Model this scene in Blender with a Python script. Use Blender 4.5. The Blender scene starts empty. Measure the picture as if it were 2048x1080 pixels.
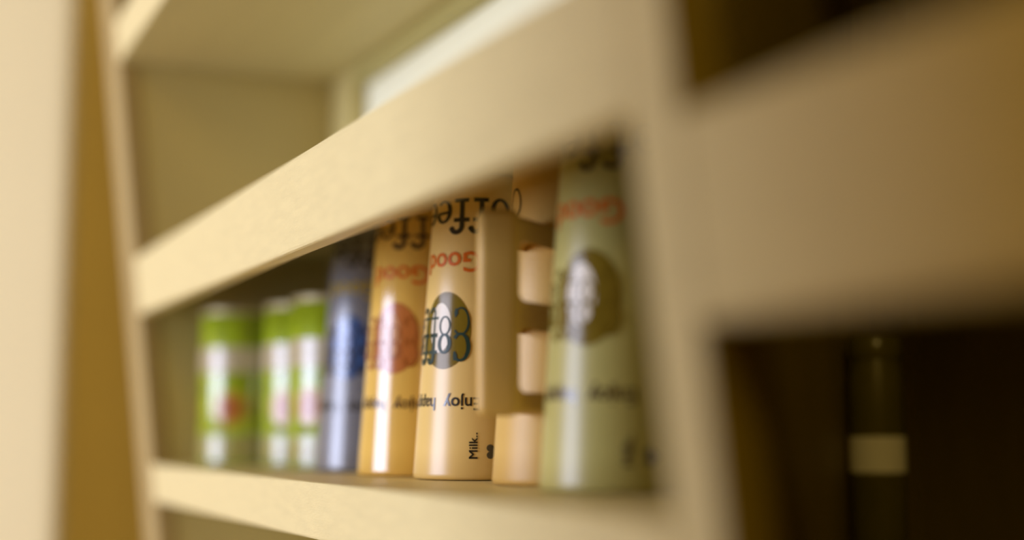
import bpy, bmesh, math, random
from mathutils import Vector, Matrix

random.seed(7)
S = bpy.context.scene
COL = S.collection
ZE = 1.25                      # eye level above the floor; all heights below are given relative to it
D = 0.277                      # distance of the camera in front of the shelf

# ------------------------------------------------------------------ camera, world, light, exposure
cam_d = bpy.data.cameras.new('camera')
cam = bpy.data.objects.new('camera', cam_d)
COL.objects.link(cam)
S.camera = cam
cam_d.sensor_width = 36.0
cam_d.lens = 50.0
cam_d.clip_start = 0.01
yaw, pitch = math.radians(24.6556), math.radians(6.4786)
fw = Vector((-math.cos(yaw) * math.cos(pitch), math.sin(yaw) * math.cos(pitch), math.sin(pitch)))
cam.location = (0, -D, ZE)
cam.rotation_euler = fw.to_track_quat('-Z', 'Y').to_euler()
cam_d.dof.use_dof = True
cam_d.dof.focus_distance = 0.955
cam_d.dof.aperture_fstop = 1.25
cam_d.dof.aperture_blades = 0

w = bpy.data.worlds.new('world')
S.world = w
w.use_nodes = True
w.node_tree.nodes['Background'].inputs[0].default_value = (1.0, 0.95, 0.85, 1)
w.node_tree.nodes['Background'].inputs[1].default_value = 0.6

WX, WY, WZ = -1.4, -2.72, 0.1          # daylight in the window opposite the shelf
ld = bpy.data.lights.new('window_daylight', 'AREA')
ld.shape = 'RECTANGLE'
ld.size, ld.size_y = 1.6, 1.7
ld.energy = 73
ld.color = (0.92, 0.98, 1.3)
lo = bpy.data.objects.new('window_daylight', ld)
COL.objects.link(lo)
lo.location = (WX, WY, ZE + WZ)
lo.rotation_euler = (math.radians(90), 0, 0)

pd = bpy.data.lights.new('warm_fill', 'POINT')      # added warm fill without a fixture, for the jar and right rail
pd.energy = 8
pd.color = (1.0, 0.68, 0.18)
pd.shadow_soft_size = 0.07
po = bpy.data.objects.new('warm_fill', pd)
COL.objects.link(po)
po.location = (0.5, -0.35, ZE + 0.6)

S.view_settings.view_transform = 'Standard'
S.view_settings.look = 'None'
S.view_settings.exposure = 0.0
S.view_settings.gamma = 1.0
S.view_settings.use_curve_mapping = False

# ------------------------------------------------------------------ materials
def mat(name, col, rough=0.5, var=0.0, scale=20.0, stretch=(1, 1, 1), bump=0.0, bscale=80.0, metallic=0.0, coat=0.0, spec=0.5, ior=1.45):
    m = bpy.data.materials.new(name)
    m.use_nodes = True
    nt = m.node_tree
    b = nt.nodes['Principled BSDF']
    b.inputs['Base Color'].default_value = (*col, 1)
    b.inputs['Roughness'].default_value = rough
    b.inputs['Metallic'].default_value = metallic
    b.inputs['Coat Weight'].default_value = coat
    b.inputs['Coat Roughness'].default_value = 0.08
    b.inputs['Specular IOR Level'].default_value = spec
    b.inputs['IOR'].default_value = ior
    tc = nt.nodes.new('ShaderNodeTexCoord')
    mp = nt.nodes.new('ShaderNodeMapping')
    mp.inputs['Scale'].default_value = stretch
    nt.links.new(tc.outputs['Object'], mp.inputs['Vector'])
    if var > 0:
        n = nt.nodes.new('ShaderNodeTexNoise')
        n.inputs['Scale'].default_value = scale
        n.inputs['Detail'].default_value = 5
        nt.links.new(mp.outputs[0], n.inputs['Vector'])
        r = nt.nodes.new('ShaderNodeValToRGB')
        r.color_ramp.elements[0].position = 0.3
        r.color_ramp.elements[1].position = 0.7
        r.color_ramp.elements[0].color = (*[c * (1 - var) for c in col], 1)
        r.color_ramp.elements[1].color = (*[min(1, c * (1 + var)) for c in col], 1)
        nt.links.new(n.outputs['Fac'], r.inputs['Fac'])
        nt.links.new(r.outputs['Color'], b.inputs['Base Color'])
    if bump > 0:
        n2 = nt.nodes.new('ShaderNodeTexNoise')
        n2.inputs['Scale'].default_value = bscale
        n2.inputs['Detail'].default_value = 4
        nt.links.new(mp.outputs[0], n2.inputs['Vector'])
        bp = nt.nodes.new('ShaderNodeBump')
        bp.inputs['Strength'].default_value = bump
        bp.inputs['Distance'].default_value = 0.001
        nt.links.new(n2.outputs['Fac'], bp.inputs['Height'])
        nt.links.new(bp.outputs[0], b.inputs['Normal'])
    return m

M = {}
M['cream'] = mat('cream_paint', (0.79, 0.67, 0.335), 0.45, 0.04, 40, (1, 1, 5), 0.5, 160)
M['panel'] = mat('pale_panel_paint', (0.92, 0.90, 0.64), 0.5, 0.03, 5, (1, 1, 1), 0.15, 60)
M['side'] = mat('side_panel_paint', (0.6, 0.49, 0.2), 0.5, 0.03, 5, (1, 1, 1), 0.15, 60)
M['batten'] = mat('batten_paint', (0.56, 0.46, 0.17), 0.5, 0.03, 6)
M['corridor'] = mat('brown_corridor_paint', (0.17, 0.115, 0.02), 0.7, 0.05, 3)
M['stile'] = mat('darker_cream_paint', (0.43, 0.31, 0.12), 0.5, 0.03, 6)  # darker cream tone for the left stile
M['bare_wood'] = mat('bare_wood_grain', (0.33, 0.24, 0.06), 0.6, 0.2, 30, (0.15, 3, 1))
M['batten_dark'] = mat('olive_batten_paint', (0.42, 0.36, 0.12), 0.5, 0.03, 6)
M['jamb'] = mat('splayed_jamb_paint', (0.73, 0.61, 0.32), 0.7, 0.02, 3, (1, 1, 1), 0.2, 90)
M['under'] = mat('shaded_underside', (0.56, 0.48, 0.22), 0.6, 0.06, 8, (0.2, 3, 1))  # board undersides, darkened in the colour for shade
M['wall'] = mat('warm_wall_paint', (0.68, 0.5, 0.17), 0.7, 0.02, 3, (1, 1, 1), 0.2, 90)
M['niche'] = mat('niche_wall_paint', (0.95, 0.76, 0.3), 0.7, 0.03, 3)
M['dark'] = mat('bay_shade_brown', (0.27, 0.2, 0.014), 0.6, 0.25, 12, (1, 1, 0.2), 0.2, 60)  # shade of the right bay, put into a dark brown colour
M['floor'] = mat('wood_floor', (0.6, 0.4, 0.13), 0.5, 0.2, 8, (0.3, 3, 1))
M['ceiling'] = mat('ceiling_paint', (0.75, 0.62, 0.3), 0.8, 0.02, 3)
M['peach'] = mat('peach_glaze', (0.83, 0.57, 0.18), 0.3, 0.02, 9, ior=1.6)
M['tan'] = mat('tan_glaze', (0.80, 0.5, 0.1), 0.17, 0.02, 9, ior=1.85)
M['blue'] = mat('slate_blue_glaze', (0.19, 0.195, 0.215), 0.26, 0.04, 9, ior=1.8)
M['olive_cream'] = mat('greenish_cream_glaze', (0.49, 0.43, 0.13), 0.33, 0.03, 9, ior=1.55)
M['beige'] = mat('beige_satin_glaze', (0.70, 0.44, 0.11), 0.38, 0.03, 14, (1, 1, 1), 0.25, 900)
M['black'] = mat('black_print', (0.012, 0.01, 0.008), 0.25, ior=1.85)
M['brown_print'] = mat('dark_brown_print', (0.05, 0.018, 0.01), 0.25, ior=1.85)
M['green_print'] = mat('dark_green_print', (0.015, 0.04, 0.025), 0.4, ior=1.4)
M['orange'] = mat('orange_print', (0.72, 0.14, 0.01), 0.25, ior=1.85)
M['yellow'] = mat('yellow_print', (0.42, 0.3, 0.01), 0.25, ior=1.85)
M['olive'] = mat('olive_print', (0.19, 0.125, 0.01), 0.2, ior=1.42)
M['rust'] = mat('rust_print', (0.5, 0.16, 0.035), 0.2, ior=1.85)
M['rust2'] = mat('pale_rust_print', (0.62, 0.3, 0.12), 0.2, ior=1.85)
M['cobalt'] = mat('cobalt_print', (0.03, 0.08, 0.22), 0.2, ior=1.85)
M['cobalt2'] = mat('light_cobalt_print', (0.13, 0.22, 0.52), 0.2, ior=1.85)
M['oval'] = mat('pale_oval_print', (0.8, 0.7, 0.52), 0.3, ior=1.5)
M['green'] = mat('leaf_green_tin', (0.33, 0.43, 0.012), 0.2, 0.3, 60, (1, 1, 1), ior=2.0)
M['tin_pale'] = mat('pale_tin_print', (0.5, 0.42, 0.24), 0.25, 0.15, 90, ior=1.85)
M['tin_low'] = mat('pale_green_tin_print', (0.36, 0.36, 0.1), 0.25, 0.25, 120, ior=1.85)
M['petal'] = mat('orange_petal_print', (0.5, 0.27, 0.03), 0.25, ior=1.85)
M['core'] = mat('red_brown_flower_print', (0.4, 0.12, 0.02), 0.25, ior=1.85)
M['metal'] = mat('pale_tin_metal', (0.55, 0.47, 0.25), 0.4, 0.03, 20, metallic=0.4)
M['bottle'] = mat('dark_olive_glaze', (0.11, 0.095, 0.008), 0.25, 0.15, 30)
M['band_pale'] = mat('pale_jar_band', (0.85, 0.85, 0.8), 0.6, 0.04, 50)
M['glass'] = mat('window_glass', (0.9, 0.95, 0.95), 0.05)
M['glass'].node_tree.nodes['Principled BSDF'].inputs['Transmission Weight'].default_value = 1.0

# ------------------------------------------------------------------ helpers
def link(name, verts, faces, m, parent=None, smooth=False, bevel=0.0, seg=2):
    me = bpy.data.meshes.new(name)
    me.from_pydata([tuple(v) for v in verts], [], faces)
    bm = bmesh.new()
    bm.from_mesh(me)
    bmesh.ops.recalc_face_normals(bm, faces=bm.faces)
    bm.to_mesh(me)
    bm.free()
    me.materials.append(M[m])
    if smooth:
        for p in me.polygons:
            p.use_smooth = True
    o = bpy.data.objects.new(name, me)
    COL.objects.link(o)
    if parent:
        o.parent = parent
    if bevel > 0:
        b = o.modifiers.new('edge', 'BEVEL')
        b.width = bevel
        b.segments = seg
        b.limit_method = 'ANGLE'
    return o

BOXF = [(0, 1, 2, 3), (7, 6, 5, 4), (0, 4, 5, 1), (1, 5, 6, 2), (2, 6, 7, 3), (3, 7, 4, 0)]

def prism(poly, z0, z1):
    n = len(poly)
    v = [(x, y, ZE + z0) for x, y in poly] + [(x, y, ZE + z1) for x, y in poly]
    f = [tuple(range(n)), tuple(range(2 * n - 1, n - 1, -1))]
    f += [(i, i + n, (i + 1) % n + n, (i + 1) % n) for i in range(n)]
    return v, f

def boxv(x0, x1, y0, y1, z0, z1):
    return prism([(x0, y0), (x1, y0), (x1, y1), (x0, y1)], z0, z1)

TL = 0.11
def fy(z):                     # the front face of the shelf leans out towards the top
    return -TL * z

def leanbox(x0, x1, z0, z1, thick, back=None, xt=0.0):
    v = []
    for z in (z0, z1):
        yb = back if back is not None else fy(z) + thick
        v += [(x0, fy(z), ZE + z), (x1, fy(z), ZE + z), (x1, yb, ZE + z), (x0, yb, ZE + z)]
    return v, BOXF

def join(*parts):
    V, Fc = [], []
    for v, f in parts:
        k = len(V)
        V += v
        Fc += [tuple(i + k for i in q) for q in f]
    return V, Fc

def empty(name, loc, rz, label, cat, group=None):
    o = bpy.data.objects.new(name, None)
    o.empty_display_size = 0.05
    COL.objects.link(o)
    o.location = loc
    o.rotation_euler = (0, 0, rz)
    o['label'] = label
    o['category'] = cat
    if group:
        o['group'] = group
    return o

def struct(name, vf, m, bevel=0.0, parent=None, seg=2):
    o = link(name, vf[0], vf[1], m, parent, bevel=bevel, seg=seg)
    if not parent:
        o['kind'] = 'structure'
    return o

# ------------------------------------------------------------------ the room
FL = -ZE
CE = 1.45
struct('floor', boxv(-3.2, 1.6, -3.0, 0.75, FL - 0.1, FL), 'floor')
struct('ceiling', boxv(-3.2, 1.6, -3.0, 0.75, CE, CE + 0.1), 'ceiling')
struct('wall_back', boxv(-3.2, 1.6, 0.65, 0.75, FL, CE), 'niche')
struct('wall_right', boxv(1.5, 1.6, -3.0, 0.65, FL, CE), 'corridor')
struct('wall_left', boxv(-2.4, -2.3, -0.62, 0.65, FL, CE), 'niche')
struct('trim_1', prism([(-1.85, -0.03), (-2.3, -0.03), (-2.3, -0.48)], FL, CE), 'jamb', bevel=0.045, seg=8)
DL, DR = -2.3, -0.70           # window-side opening in an added wall whose edge shades the right rail
struct('light_block_wall', join(boxv(-2.4, DL, -0.72, -0.62, FL, CE), boxv(DR, 1.5, -0.72, -0.62, FL, CE),
                          boxv(DL, DR, -0.72, -0.62, 1.25, CE)), 'corridor')
struct('wall_far', join(boxv(-3.2, WX - 0.92, -2.9, -2.8, FL, CE), boxv(WX + 0.92, 1.5, -2.9, -2.8, FL, CE),
                        boxv(WX - 0.92, WX + 0.92, -2.9, -2.8, FL, WZ - 0.95), boxv(WX - 0.92, WX + 0.92, -2.9, -2.8, WZ + 0.95, CE)), 'wall')
struct('wall_side', boxv(-3.2, -3.1, -2.8, -0.72, FL, CE), 'wall')
win = struct('window_1', join(boxv(WX - 0.92, WX - 0.84, -2.86, -2.79, WZ - 0.95, WZ + 0.95), boxv(WX + 0.84, WX + 0.92, -2.86, -2.79, WZ - 0.95, WZ + 0.95),
                              boxv(WX - 0.84, WX + 0.84, -2.86, -2.79, WZ - 0.95, WZ - 0.87), boxv(WX - 0.84, WX + 0.84, -2.86, -2.79, WZ + 0.87, WZ + 0.95)), 'ceiling')
struct('pane', boxv(WX - 0.84, WX + 0.84, -2.83, -2.825, WZ - 0.87, WZ + 0.87), 'glass', parent=win)

# ------------------------------------------------------------------ the shelf unit
XL0, XL1 = -1.582, -1.507       # left stile
XD0, XD1 = -0.467, -0.433       # post between the two bays
ZB, ZT = -0.42, 0.62
YB = 0.193
DG = -0.452                     # splayed partition: x + y = DG on the left face
unit = empty('shelf_unit', (0, 0, 0), 0, 'cream painted wooden shelf unit with deep rails and a dark right bay', 'shelf')
U = dict(parent=unit)

link('plinth', *boxv(XL0, 0.42, 0.05, 0.62, FL, ZB), 'cream', unit, bevel=0.003)
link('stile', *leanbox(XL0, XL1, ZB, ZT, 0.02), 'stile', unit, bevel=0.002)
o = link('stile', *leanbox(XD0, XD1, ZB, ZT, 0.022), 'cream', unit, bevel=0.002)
o.data.materials.append(M['dark'])                   # bay side of the post: shade painted in with the bay's dark colour
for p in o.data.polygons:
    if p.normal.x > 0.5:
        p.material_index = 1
link('stile', *leanbox(0.345, 0.42, ZB, ZT, 0.022), 'cream', unit, bevel=0.002)
# left side panel behind the stile
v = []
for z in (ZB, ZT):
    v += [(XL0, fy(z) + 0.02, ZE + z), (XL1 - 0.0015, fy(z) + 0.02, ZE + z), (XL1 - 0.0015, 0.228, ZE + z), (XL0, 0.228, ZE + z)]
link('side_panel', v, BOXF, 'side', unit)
link('back_panel', *boxv(XL1, DG - 0.212, 0.21, 0.222, ZB, ZT), 'panel', unit)

def shelf_poly(yf):
    return [(XL1, yf), (XD0, yf), (DG - 0.021, 0.021), (DG - YB, YB), (DG - 0.2095, 0.2095), (XL1, 0.2095)]

def board(z0, z1, lip, m='cream'):
    # one board of the left bay; lip = True keeps its front flush with the leaning face
    v = []
    for z in (z0, z1):
        yf = fy(z) if lip else fy(z) + 0.0155
        v += [(x, y, ZE + z) for x, y in [(XL1, yf), (XD0, yf), (DG - max(yf + 0.014, 0.024), max(yf + 0.014, 0.024)), (DG - 0.2095, 0.2095), (XL1, 0.2095)]]
    n = 5
    f = [tuple(range(n)), tuple(range(2 * n - 1, n - 1, -1))] + [(i, i + n, (i + 1) % n + n, (i + 1) % n) for i in range(n)]
    o = link('shelf_board', v, f, m, unit, bevel=0.002 if lip else 0)
    o.data.materials.append(M['under'])              # shade of the underside put into a darker colour
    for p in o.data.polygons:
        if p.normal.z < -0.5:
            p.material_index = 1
    return o

ZS = -0.0336                     # top of the shelf the mugs stand on
board(-0.0725, ZS, True)
board(0.388, 0.431, True)
board(0.1840, 0.1905, False)
link('light_gap_strip', *(lambda vs: (vs, BOXF))([(x, fy(z) + t, ZE + z) for z in (0.168, 0.1838) for x, t in ((XL1, 0.0152), (XD0 - 0.03, 0.0152), (XD0 - 0.03, 0.027), (XL1, 0.027))]), 'under', unit)  # unseen strip added to stop light leaking over the rail
board(-0.345, -0.30, True)
board(0.60, 0.62, True)
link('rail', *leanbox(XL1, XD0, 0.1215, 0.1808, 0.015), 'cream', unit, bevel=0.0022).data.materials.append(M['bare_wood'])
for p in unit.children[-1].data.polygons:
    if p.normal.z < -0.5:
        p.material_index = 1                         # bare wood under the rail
link('rail', *leanbox(XD1, 0.345, 0.0385, 0.1145, 0.015), 'cream', unit, bevel=0.0022)
link('rail', *leanbox(XD1, 0.345, 0.40, 0.47, 0.015), 'cream', unit, bevel=0.0022)
link('rail', *leanbox(XD1, 0.345, ZB, -0.25, 0.015), 'cream', unit, bevel=0.0022)
# corner battens of the left bay
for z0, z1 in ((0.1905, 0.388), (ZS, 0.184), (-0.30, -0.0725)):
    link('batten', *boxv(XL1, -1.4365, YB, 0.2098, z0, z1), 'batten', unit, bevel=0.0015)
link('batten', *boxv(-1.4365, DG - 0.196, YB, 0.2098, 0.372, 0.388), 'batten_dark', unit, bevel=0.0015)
# the dark deep right bay with a splayed side
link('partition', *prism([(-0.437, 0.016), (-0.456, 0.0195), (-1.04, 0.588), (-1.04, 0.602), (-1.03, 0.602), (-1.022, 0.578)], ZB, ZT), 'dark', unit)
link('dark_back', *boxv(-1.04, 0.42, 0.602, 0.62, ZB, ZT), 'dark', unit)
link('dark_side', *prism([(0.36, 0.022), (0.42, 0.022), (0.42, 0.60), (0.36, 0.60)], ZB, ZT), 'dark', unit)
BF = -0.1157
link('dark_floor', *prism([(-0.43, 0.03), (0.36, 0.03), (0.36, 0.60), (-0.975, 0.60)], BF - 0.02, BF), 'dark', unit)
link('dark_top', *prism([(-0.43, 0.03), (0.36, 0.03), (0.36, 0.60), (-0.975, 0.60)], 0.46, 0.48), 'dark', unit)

# ------------------------------------------------------------------ print: strokes and type wrapped on round walls
def ribbon(pts, wd, closed=False):
    V, Fc = [], []
    n = len(pts)
    for i in range(n):
        a = pts[(i - 1) % n] if (closed or i > 0) else pts[i]
        b = pts[(i + 1) % n] if (closed or i < n - 1) else pts[i]
        dx, dy = b[0] - a[0], b[1] - a[1]
        L = math.hypot(dx, dy) or 1
        k = wd[i] if isinstance(wd, list) else wd
        nx, ny = -dy / L * k / 2, dx / L * k / 2
        V += [(pts[i][0] + nx, pts[i][1] + ny), (pts[i][0] - nx, pts[i][1] - ny)]
    for i in range(n if closed else n - 1):
        j = (i + 1) % n
        Fc.append((2 * i, 2 * i + 1, 2 * j + 1, 2 * j))
    return V, Fc

def blob(cx, cy, rx, ry, n=14):
    return [(cx, cy)] + [(cx + rx * math.cos(2 * math.pi * i / n), cy + ry * math.sin(2 * math.pi * i / n)) for i in range(n)], \
           [(0, 1 + i, 1 + (i + 1) % n) for i in range(n)]

def arc(cx, cy, rx, ry, a0, a1, n=22):
    return [(cx + rx * math.cos(math.radians(a0 + (a1 - a0) * i / n)), cy + ry * math.sin(math.radians(a0 + (a1 - a0) * i / n))) for i in range(n + 1)]

def seg(x0, y0, x1, y1, n=4):
    return [(x0 + (x1 - x0) * i / n, y0 + (y1 - y0) * i / n) for i in range(n + 1)]

def glyph(ch, t, th):
    """a slab letter, x-height 1; t = thick stroke, th = thin stroke; returns mesh pieces and advance"""
    P = []
    def vary(pts, cx, cy, rx):       # thick on the sides, thin at top and bottom
        return [th + (t - th) * min(1, abs(x - cx) / rx) ** 1.5 for x, y in pts]
    if ch == 'o':
        p = arc(.46, .5, .38, .5, 0, 360, 30)[:-1]
        P.append(ribbon(p, vary(p, .46, .5, .38), True)); adv = 1.0
    elif ch == 'e':
        p = arc(.46, .5, .38, .5, 12, 318, 28)
        P.append(ribbon(p, vary(p, .46, .5, .38)))
        P.append(ribbon(seg(.1, .56, .83, .6), th)); adv = 1.0
    elif ch == 'f':
        p = seg(.36, .02, .36, 1.2) + arc(.62, 1.22, .26, .3, 170, 40, 8)
        P.append(ribbon(p, t)); P.append(blob(.84, 1.36, .13, .12))
        P.append(ribbon(seg(.05, .03, .72, .03), th * 1.5)); P.append(ribbon(seg(.02, .95, .75, .95), th * 1.5)); adv = 0.9
    elif ch == 'C':
        p = arc(.62, .72, .52, .74, 48, 318, 30)
        P.append(ribbon(p, vary(p, .62, .72, .52)))
        P.append(blob(.95, 1.2, .13, .17)); P.append(ribbon(seg(.99, .95, .99, 1.44), th)); adv = 1.28
    return P, adv

def word(txt, size, t, th, mirror=False, xs=1.0):
    V, Fc, x = [], [], 0
    for ch in txt:
        ps, adv = glyph(ch, t, th)
        for v, f in ps:
            k = len(V)
            V += [((x + a) * size * xs, (-b if mirror else b) * size) for a, b in v]
            Fc += [tuple(i + k for i in q) for q in f]
        x += adv
    return V, Fc, x * size * xs

def type_mesh(txt, size, bold=0.0):
    c = bpy.data.curves.new('type', 'FONT')
    c.body = txt
    c.size = size
    c.offset = bold * size
    c.resolution_u = 3
    o = bpy.data.objects.new('type', c)
    COL.objects.link(o)
    dg = bpy.context.evaluated_depsgraph_get()
    me = bpy.data.meshes.new_from_object(o.evaluated_get(dg))
    bm = bmesh.new()
    bm.from_mesh(me)
    for _ in range(3):
        es = [e for e in bm.edges if e.calc_length() > 0.003]
        if not es:
            break
        bmesh.ops.subdivide_edges(bm, edges=es, cuts=1)
    bmesh.ops.triangulate(bm, faces=bm.faces)
    V = [(q.co.x, q.co.y) for q in bm.verts]
    bm.verts.index_update()
    Fc = [tuple(q.index for q in f.verts) for f in bm.faces]
    bm.free()
    bpy.data.meshes.remove(me)
    bpy.data.objects.remove(o)
    bpy.data.curves.remove(c)
    wd = max(x for x, y in V)
    return V, Fc, wd

def wrap(name, V, Fc, m, parent, rfun, psi0, z0, rot=180, off=0.0004, umid=0.0, vmid=0.0):
    """lay a flat (u,v) print on the wall: psi from the side that faces the camera, positive to the right"""
    out = []
    cr, sr = math.cos(math.radians(rot)), math.sin(math.radians(rot))
    for u, v in V:
        u, v = u - umid, v - vmid
        a, b = u * cr - v * sr, u * sr + v * cr
        z = z0 + b
        r = rfun(z)
        ps = math.radians(psi0) + a / rfun(z0)
        out.append(((r + off) * math.sin(ps), -(r + off) * math.cos(ps), z))
    me = bpy.data.meshes.new(name)
    me.from_pydata(out, [], Fc)
    bm = bmesh.new(); bm.from_mesh(me)
    for f in bm.faces:
        f.normal_update()
        c = f.calc_center_median()
        if f.normal.x * c.x + f.normal.y * c.y < 0:
            f.normal_flip()
    bm.to_mesh(me); bm.free()
    for p in me.polygons:
        p.use_smooth = True
    me.materials.append(M[m])
    o = bpy.data.objects.new(name, me)
    COL.objects.link(o)
    o.parent = parent
    return o

def oval(rx, ry, rings=8, n=40):
    V, Fc = [(0, 0)], []
    for k in range(1, rings + 1):
        for i in range(n):
            a = 2 * math.pi * i / n
            V.append((rx * k / rings * math.cos(a), ry * k / rings * math.sin(a)))
    for i in range(n):
        Fc.append((0, 1 + i, 1 + (i + 1) % n))
    for k in range(rings - 1):
        for i in range(n):
            j = (i + 1) % n
            Fc.append((1 + k * n + i, 1 + (k + 1) * n + i, 1 + (k + 1) * n + j, 1 + k * n + j))
    return V, Fc

def heart(s):
    V = [(0, 0.05 * s)]
    n = 28
    for i in range(n):
        t = 2 * math.pi * i / n
        V.append((s * math.sin(t) ** 3 * 0.95, s * (13 * math.cos(t) - 5 * math.cos(2 * t) - 2 * math.cos(3 * t) - math.cos(4 * t)) / 16))
    return V, [(0, 1 + i, 1 + (i + 1) % n) for i in range(n)]

def lathe(prof, n=64):
    V, Fc = [], []
    for r, z in prof:
        for i in range(n):
            a = 2 * math.pi * i / n
            V.append((r * math.cos(a), r * math.sin(a), z))
    for k in range(len(prof) - 1):
        for i in range(n):
            j = (i + 1) % n
            Fc.append((k * n + i, k * n + j, (k + 1) * n + j, (k + 1) * n + i))
    Fc.append(tuple(range(n)))
    Fc.append(tuple(range(len(prof) * n - 1, (len(prof) - 1) * n - 1, -1)))
    return V, Fc

def facing(x, y):
    return math.atan2(0 - x, -(-D - y))

# ------------------------------------------------------------------ the upside-down tumblers
RB, TAP, HT = 0.0453, 0.068, 0.2165
def rcup(z):
    return RB - TAP * z

def cup_profile():
    p = [(0.039, 0.0012), (0.0416, 0.0), (RB - 0.0012, 0.0004), (RB, 0.0022), (rcup(0.0045), 0.0045)]
    for k in range(1, 12):
        z = 0.0022 + (HT - 0.006 - 0.0022) * k / 11
        p.append((rcup(z), z))
    rt_ = rcup(HT)
    p += [(rt_ - 0.0006, HT - 0.003), (rt_ - 0.0025, HT - 0.0007), (rt_ - 0.005, HT)]
    return p

def tumbler(x, y, label, body, text, good, emblem, inner, etext, turn=0.0, cshift=36, dz=0.0, cz=0.0, gt=6):
    root = empty('tumbler', (x, y, ZE + ZS + 0.0004), facing(x, y), label, 'tumbler', 'upside down printed tumblers on the shelf')
    v, f = lathe(cup_profile())
    b = link('body', v, f, body, root, smooth=True)
    A = -38 + turn
    # large slab word
    V, Fc, wd = word('Coffee', 0.0155, 0.22, 0.12)
    wrap('lettering', V, Fc, text, root, rcup, A + cshift, 0.1965 + dz + cz, umid=wd / 2)
    V, Fc, wd = type_mesh('Good', 0.0205, 0.016)
    wrap('lettering', V, Fc, good, root, rcup, A + gt, 0.1585 + dz, umid=wd / 2)
    em = wrap('emblem', *oval(0.02, 0.0272), emblem, root, rcup, A + 2, 0.1035 + dz, off=0.0003)
    wrap('emblem_oval', *oval(0.0095, 0.0175), inner, em, rcup, A - 4, 0.1055 + dz, off=0.0005)
    V, Fc, wd = word('Coffee', 0.0126, 0.27, 0.13, xs=0.88)
    wrap('emblem_lettering', V, Fc, etext, em, rcup, A + 21, 0.1005 + dz, umid=0.62 * 0.0126 * 0.88, off=0.0007)
    V, Fc, wd = word('Coffee', 0.0126, 0.14, 0.09, mirror=True, xs=0.88)
    wrap('emblem_lettering', V, Fc, etext, em, rcup, A + 21, 0.1005 + dz, umid=0.62 * 0.0126 * 0.88, off=0.0007)
    V, Fc, wd = type_mesh('Enjoy  happy', 0.0126, 0.012)
    wrap('lettering', V, Fc, text, root, rcup, A + 2, 0.0565, umid=wd * 0.46)
    V, Fc, wd = type_mesh('Milk..', 0.0087)
    k = len(V)
    V, Fc = V + [(a + 0.0004, b) for a, b in V], Fc + [tuple(i + k for i in q) for q in Fc]
    wrap('lettering', V, Fc, text, root, rcup, A + 35, 0.014, rot=90, vmid=0.003)
    wrap('heart_mark', *heart(0.0052), text, root, rcup, A + 52, 0.0195, rot=90)
    return root

tumbler(-0.719, 0.1198, 'greenish cream upside down tumbler nearest the post', 'olive_cream', 'brown_print', 'orange', 'olive', 'oval', 'olive', turn=10, cshift=20, dz=0.004, cz=0.004, gt=-3)
tumbler(-0.9424, 0.1277, 'sharp peach upside down tumbler just behind the mug handle', 'peach', 'black', 'orange', 'olive', 'oval', 'green_print', cshift=33)
tumbler(-1.0406, 0.1189, 'yellow tan upside down tumbler with rust emblem beside the grey blue one', 'tan', 'brown_print', 'orange', 'rust', 'rust2', 'core', turn=9, cshift=25)
tumbler(-1.1661, 0.1229, 'grey blue upside down tumbler with cobalt emblem beside the green tins', 'blue', 'black', 'yellow', 'cobalt', 'cobalt2', 'black', turn=7, cshift=25)

# ------------------------------------------------------------------ the handled mug
def rounded_rect(x0, x1, z0, z1, r, n=6):
    pts = []
    for cx, cz, a0 in ((x1 - r, z1 - r, 0), (x0 + r, z1 - r, 90), (x0 + r, z0 + r, 180), (x1 - r, z0 + r, 270)):
        pts += arc(cx, cz, r, r, a0, a0 + 90, n)
    return pts

def handle_mesh():
    c = bpy.data.curves.new('outline', 'CURVE')
    c.dimensions = '2D'
    c.fill_mode = 'BOTH'
    c.extrude = 0.006
    c.bevel_depth = 0.0045
    c.bevel_resolution = 4
    b = 0.0045
    outer = rounded_rect(0.016 + b, 0.0945 - b, 0.0435 + b, 0.161 - b, 0.006)
    holes = [rounded_rect(0.020 - b, 0.084 + b, 0.1100, 0.1455, 0.011), rounded_rect(0.020 - b, 0.084 + b, 0.056, 0.0935, 0.011)]
    for pts in [outer] + holes:
        s = c.splines.new('POLY')
        s.points.add(len(pts) - 1)
        for q, (a, z) in zip(s.points, pts):
            q.co = (a, z, 0, 1)
        s.use_cyclic_u = True
    o = bpy.data.objects.new('outline', c)
    COL.objects.link(o)
    dg = bpy.context.evaluated_depsgraph_get()
    me = bpy.data.meshes.new_from_object(o.evaluated_get(dg))
    bpy.data.objects.remove(o)
    bpy.data.curves.remove(c)
    return me

MX, MY = -0.8177, 0.134
mug = empty('mug', (MX, MY, ZE + ZS + 0.0004), facing(MX, MY), 'plain beige upside down mug with a tall double loop handle', 'mug')
v, f = lathe(cup_profile())
link('body', v, f, 'beige', mug, smooth=True)
hm = handle_mesh()
hm.materials.clear()
hm.materials.append(M['beige'])
for p in hm.polygons:
    p.use_smooth = True
h = bpy.data.objects.new('handle', hm)
COL.objects.link(h)
h.parent = mug
# plate lies in its own xy plane: x = outwards, y = up; the arms leave the mug on its left front side
PSI = math.radians(-24)
rx = Vector((math.sin(PSI), -math.cos(PSI), 0))
HM = Matrix(((rx.x, 0, rx.y, 0), (rx.y, 0, -rx.x, 0), (0, 1, 0, 0), (0, 0, 0, 1)))
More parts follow.
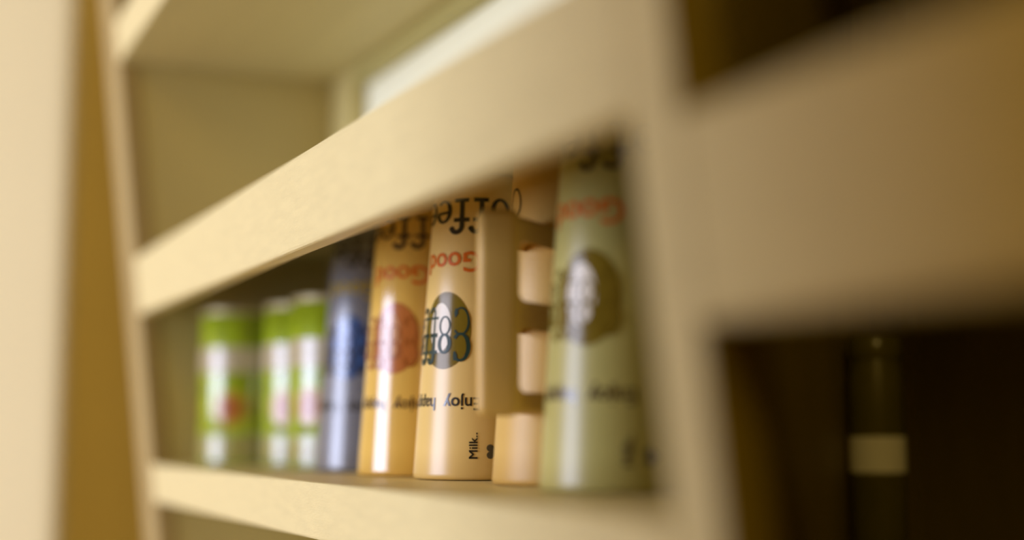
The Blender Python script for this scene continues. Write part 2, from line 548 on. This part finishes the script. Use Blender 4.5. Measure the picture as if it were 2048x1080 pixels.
# the broad grip: a rounded bar turned to face the viewer's right, welded to the loops
gv = []
ga = math.radians(5)
gx, gy = Vector((math.cos(ga), math.sin(ga), 0)), Vector((-math.sin(ga), math.cos(ga), 0))
gc = rx * 0.0925
bmg = bmesh.new()
for z in (0.042, 0.1635):
    for a, b in ((-0.0125, -0.0075), (0.0125, -0.0075), (0.0125, 0.0075), (-0.0125, 0.0075)):
        p = gc + gx * a + gy * b
        gv.append(bmg.verts.new((p.x, p.y, z)))
for q in BOXF:
    bmg.faces.new([gv[i] for i in q])
bmesh.ops.recalc_face_normals(bmg, faces=bmg.faces)
bmesh.ops.bevel(bmg, geom=bmg.edges[:], offset=0.0055, segments=5, profile=0.5, affect='EDGES')
hm.transform(HM)
bmg.from_mesh(hm)
bmg.to_mesh(hm)
bmg.free()
for p in hm.polygons:
    p.use_smooth = True
V, Fc = ribbon(arc(0, 0, 0.006, 0.0095, 0, 360, 40)[:-1], 0.0011, True)
wrap('drawn_loop', V, Fc, 'black', mug, rcup, -62, 0.178, rot=6)

# ------------------------------------------------------------------ the green tins
RT, HTIN = 0.0425, 0.157
def rtin(z):
    return RT

def tin(x, y, label, turn=0):
    root = empty('tea_tin', (x, y, ZE + ZS + 0.0004), facing(x, y) + math.radians(turn), label, 'tin', 'green flower tins on the shelf')
    v, f = lathe([(RT - 0.002, 0), (RT, 0.0015), (RT, HTIN - 0.008), (RT - 0.001, HTIN - 0.007)], 48)
    link('body', v, f, 'green', root, smooth=False)
    for p in root.children[0].data.polygons:
        p.use_smooth = len(p.vertices) == 4
    v, f = lathe([(RT - 0.0005, HTIN - 0.007), (RT + 0.0006, HTIN - 0.006), (RT + 0.0006, HTIN - 0.001), (RT - 0.001, HTIN), (RT - 0.003, HTIN - 0.0005), (RT - 0.004, HTIN - 0.002)], 48)
    link('lid', v, f, 'metal', root)
    def ring(name, z0, z1, m, off):
        n = 64
        V = [(2 * math.pi * RT * i / n, z) for z in (z0, z1) for i in range(n + 1)]
        Fc = [(i, i + 1, i + n + 2, i + n + 1) for i in range(n)]
        o = wrap(name, V, Fc, m, root, rtin, 0, 0, rot=0, off=off)
        for p in o.data.polygons:
            p.use_smooth = True
        return o
    ring('label_band', 0.092, 0.117, 'tin_pale', 0.0003)
    ring('lower_band', 0.003, 0.03, 'tin_low', 0.0003)
    for ps in (0, 95, 190, 280):
        V, Fc = [], []
        for k in range(12):
            a = 2 * math.pi * k / 12
            bv, bf = blob(0.0125 * math.cos(a), 0.0125 * math.sin(a), 0.0052, 0.0052, 10)
            q = len(V)
            V += bv
            Fc += [tuple(i + q for i in t) for t in bf]
        fl = wrap('flower', V, Fc, 'petal', root, rtin, ps, 0.056, rot=0, off=0.0004)
        wrap('flower_core', *oval(0.0105, 0.0115, 4, 20), 'core', fl, rtin, ps, 0.056, rot=0, off=0.0007)
    for m, k0 in (('petal', 0), ('core', 1), ('tin_pale', 2)):
        V, Fc = [], []
        for k in range(k0, 66, 3):
            bv, bf = blob(2 * math.pi * RT * k / 66, 0.012 + 0.01 * ((k * 7) % 5) / 4, 0.0018, 0.0018, 8)
            q = len(V)
            V += bv
            Fc += [tuple(i + q for i in t) for t in bf]
        wrap('dotted_border', V, Fc, m, root, rtin, 0, 0, rot=0, off=0.0005)
    return root

tin(-1.447, 0.0828, 'green flower tin standing alone by the left side panel', -18)
tin(-1.354, 0.1238, 'green flower tin in the middle, half hidden by the next tin', -30)
tin(-1.2645, 0.1257, 'green flower tin touching the grey blue tumbler', -36)

# ------------------------------------------------------------------ the jar in the dark bay
jar = empty('jar', (-0.6613, 0.2576, ZE + BF + 0.0004), facing(-0.6613, 0.2576), 'narrow dark olive jar with a pale band in the dark right bay', 'jar')
jar.scale = (0.82, 0.82, 0.89)
v, f = lathe([(0.017, 0), (0.0193, 0.002), (0.0193, 0.165), (0.0175, 0.174), (0.0175, 0.176)], 40)
link('body', v, f, 'bottle', jar)
v, f = lathe([(0.0185, 0.176), (0.019, 0.177), (0.019, 0.189), (0.0175, 0.191)], 40)
link('lid', v, f, 'bottle', jar)
n = 40
V = [(2 * math.pi * 0.0193 * i / n, z) for z in (0.1035, 0.1265) for i in range(n + 1)]
Fc = [(i, i + 1, i + n + 2, i + n + 1) for i in range(n)]
o = wrap('pale_band', V, Fc, 'band_pale', jar, lambda z: 0.0193, 0, 0, rot=0, off=0.0004)  # plain pale band around the jar
for ch in jar.children:
    for p in ch.data.polygons:
        p.use_smooth = len(p.vertices) == 4
bpy.context.view_layer.update()
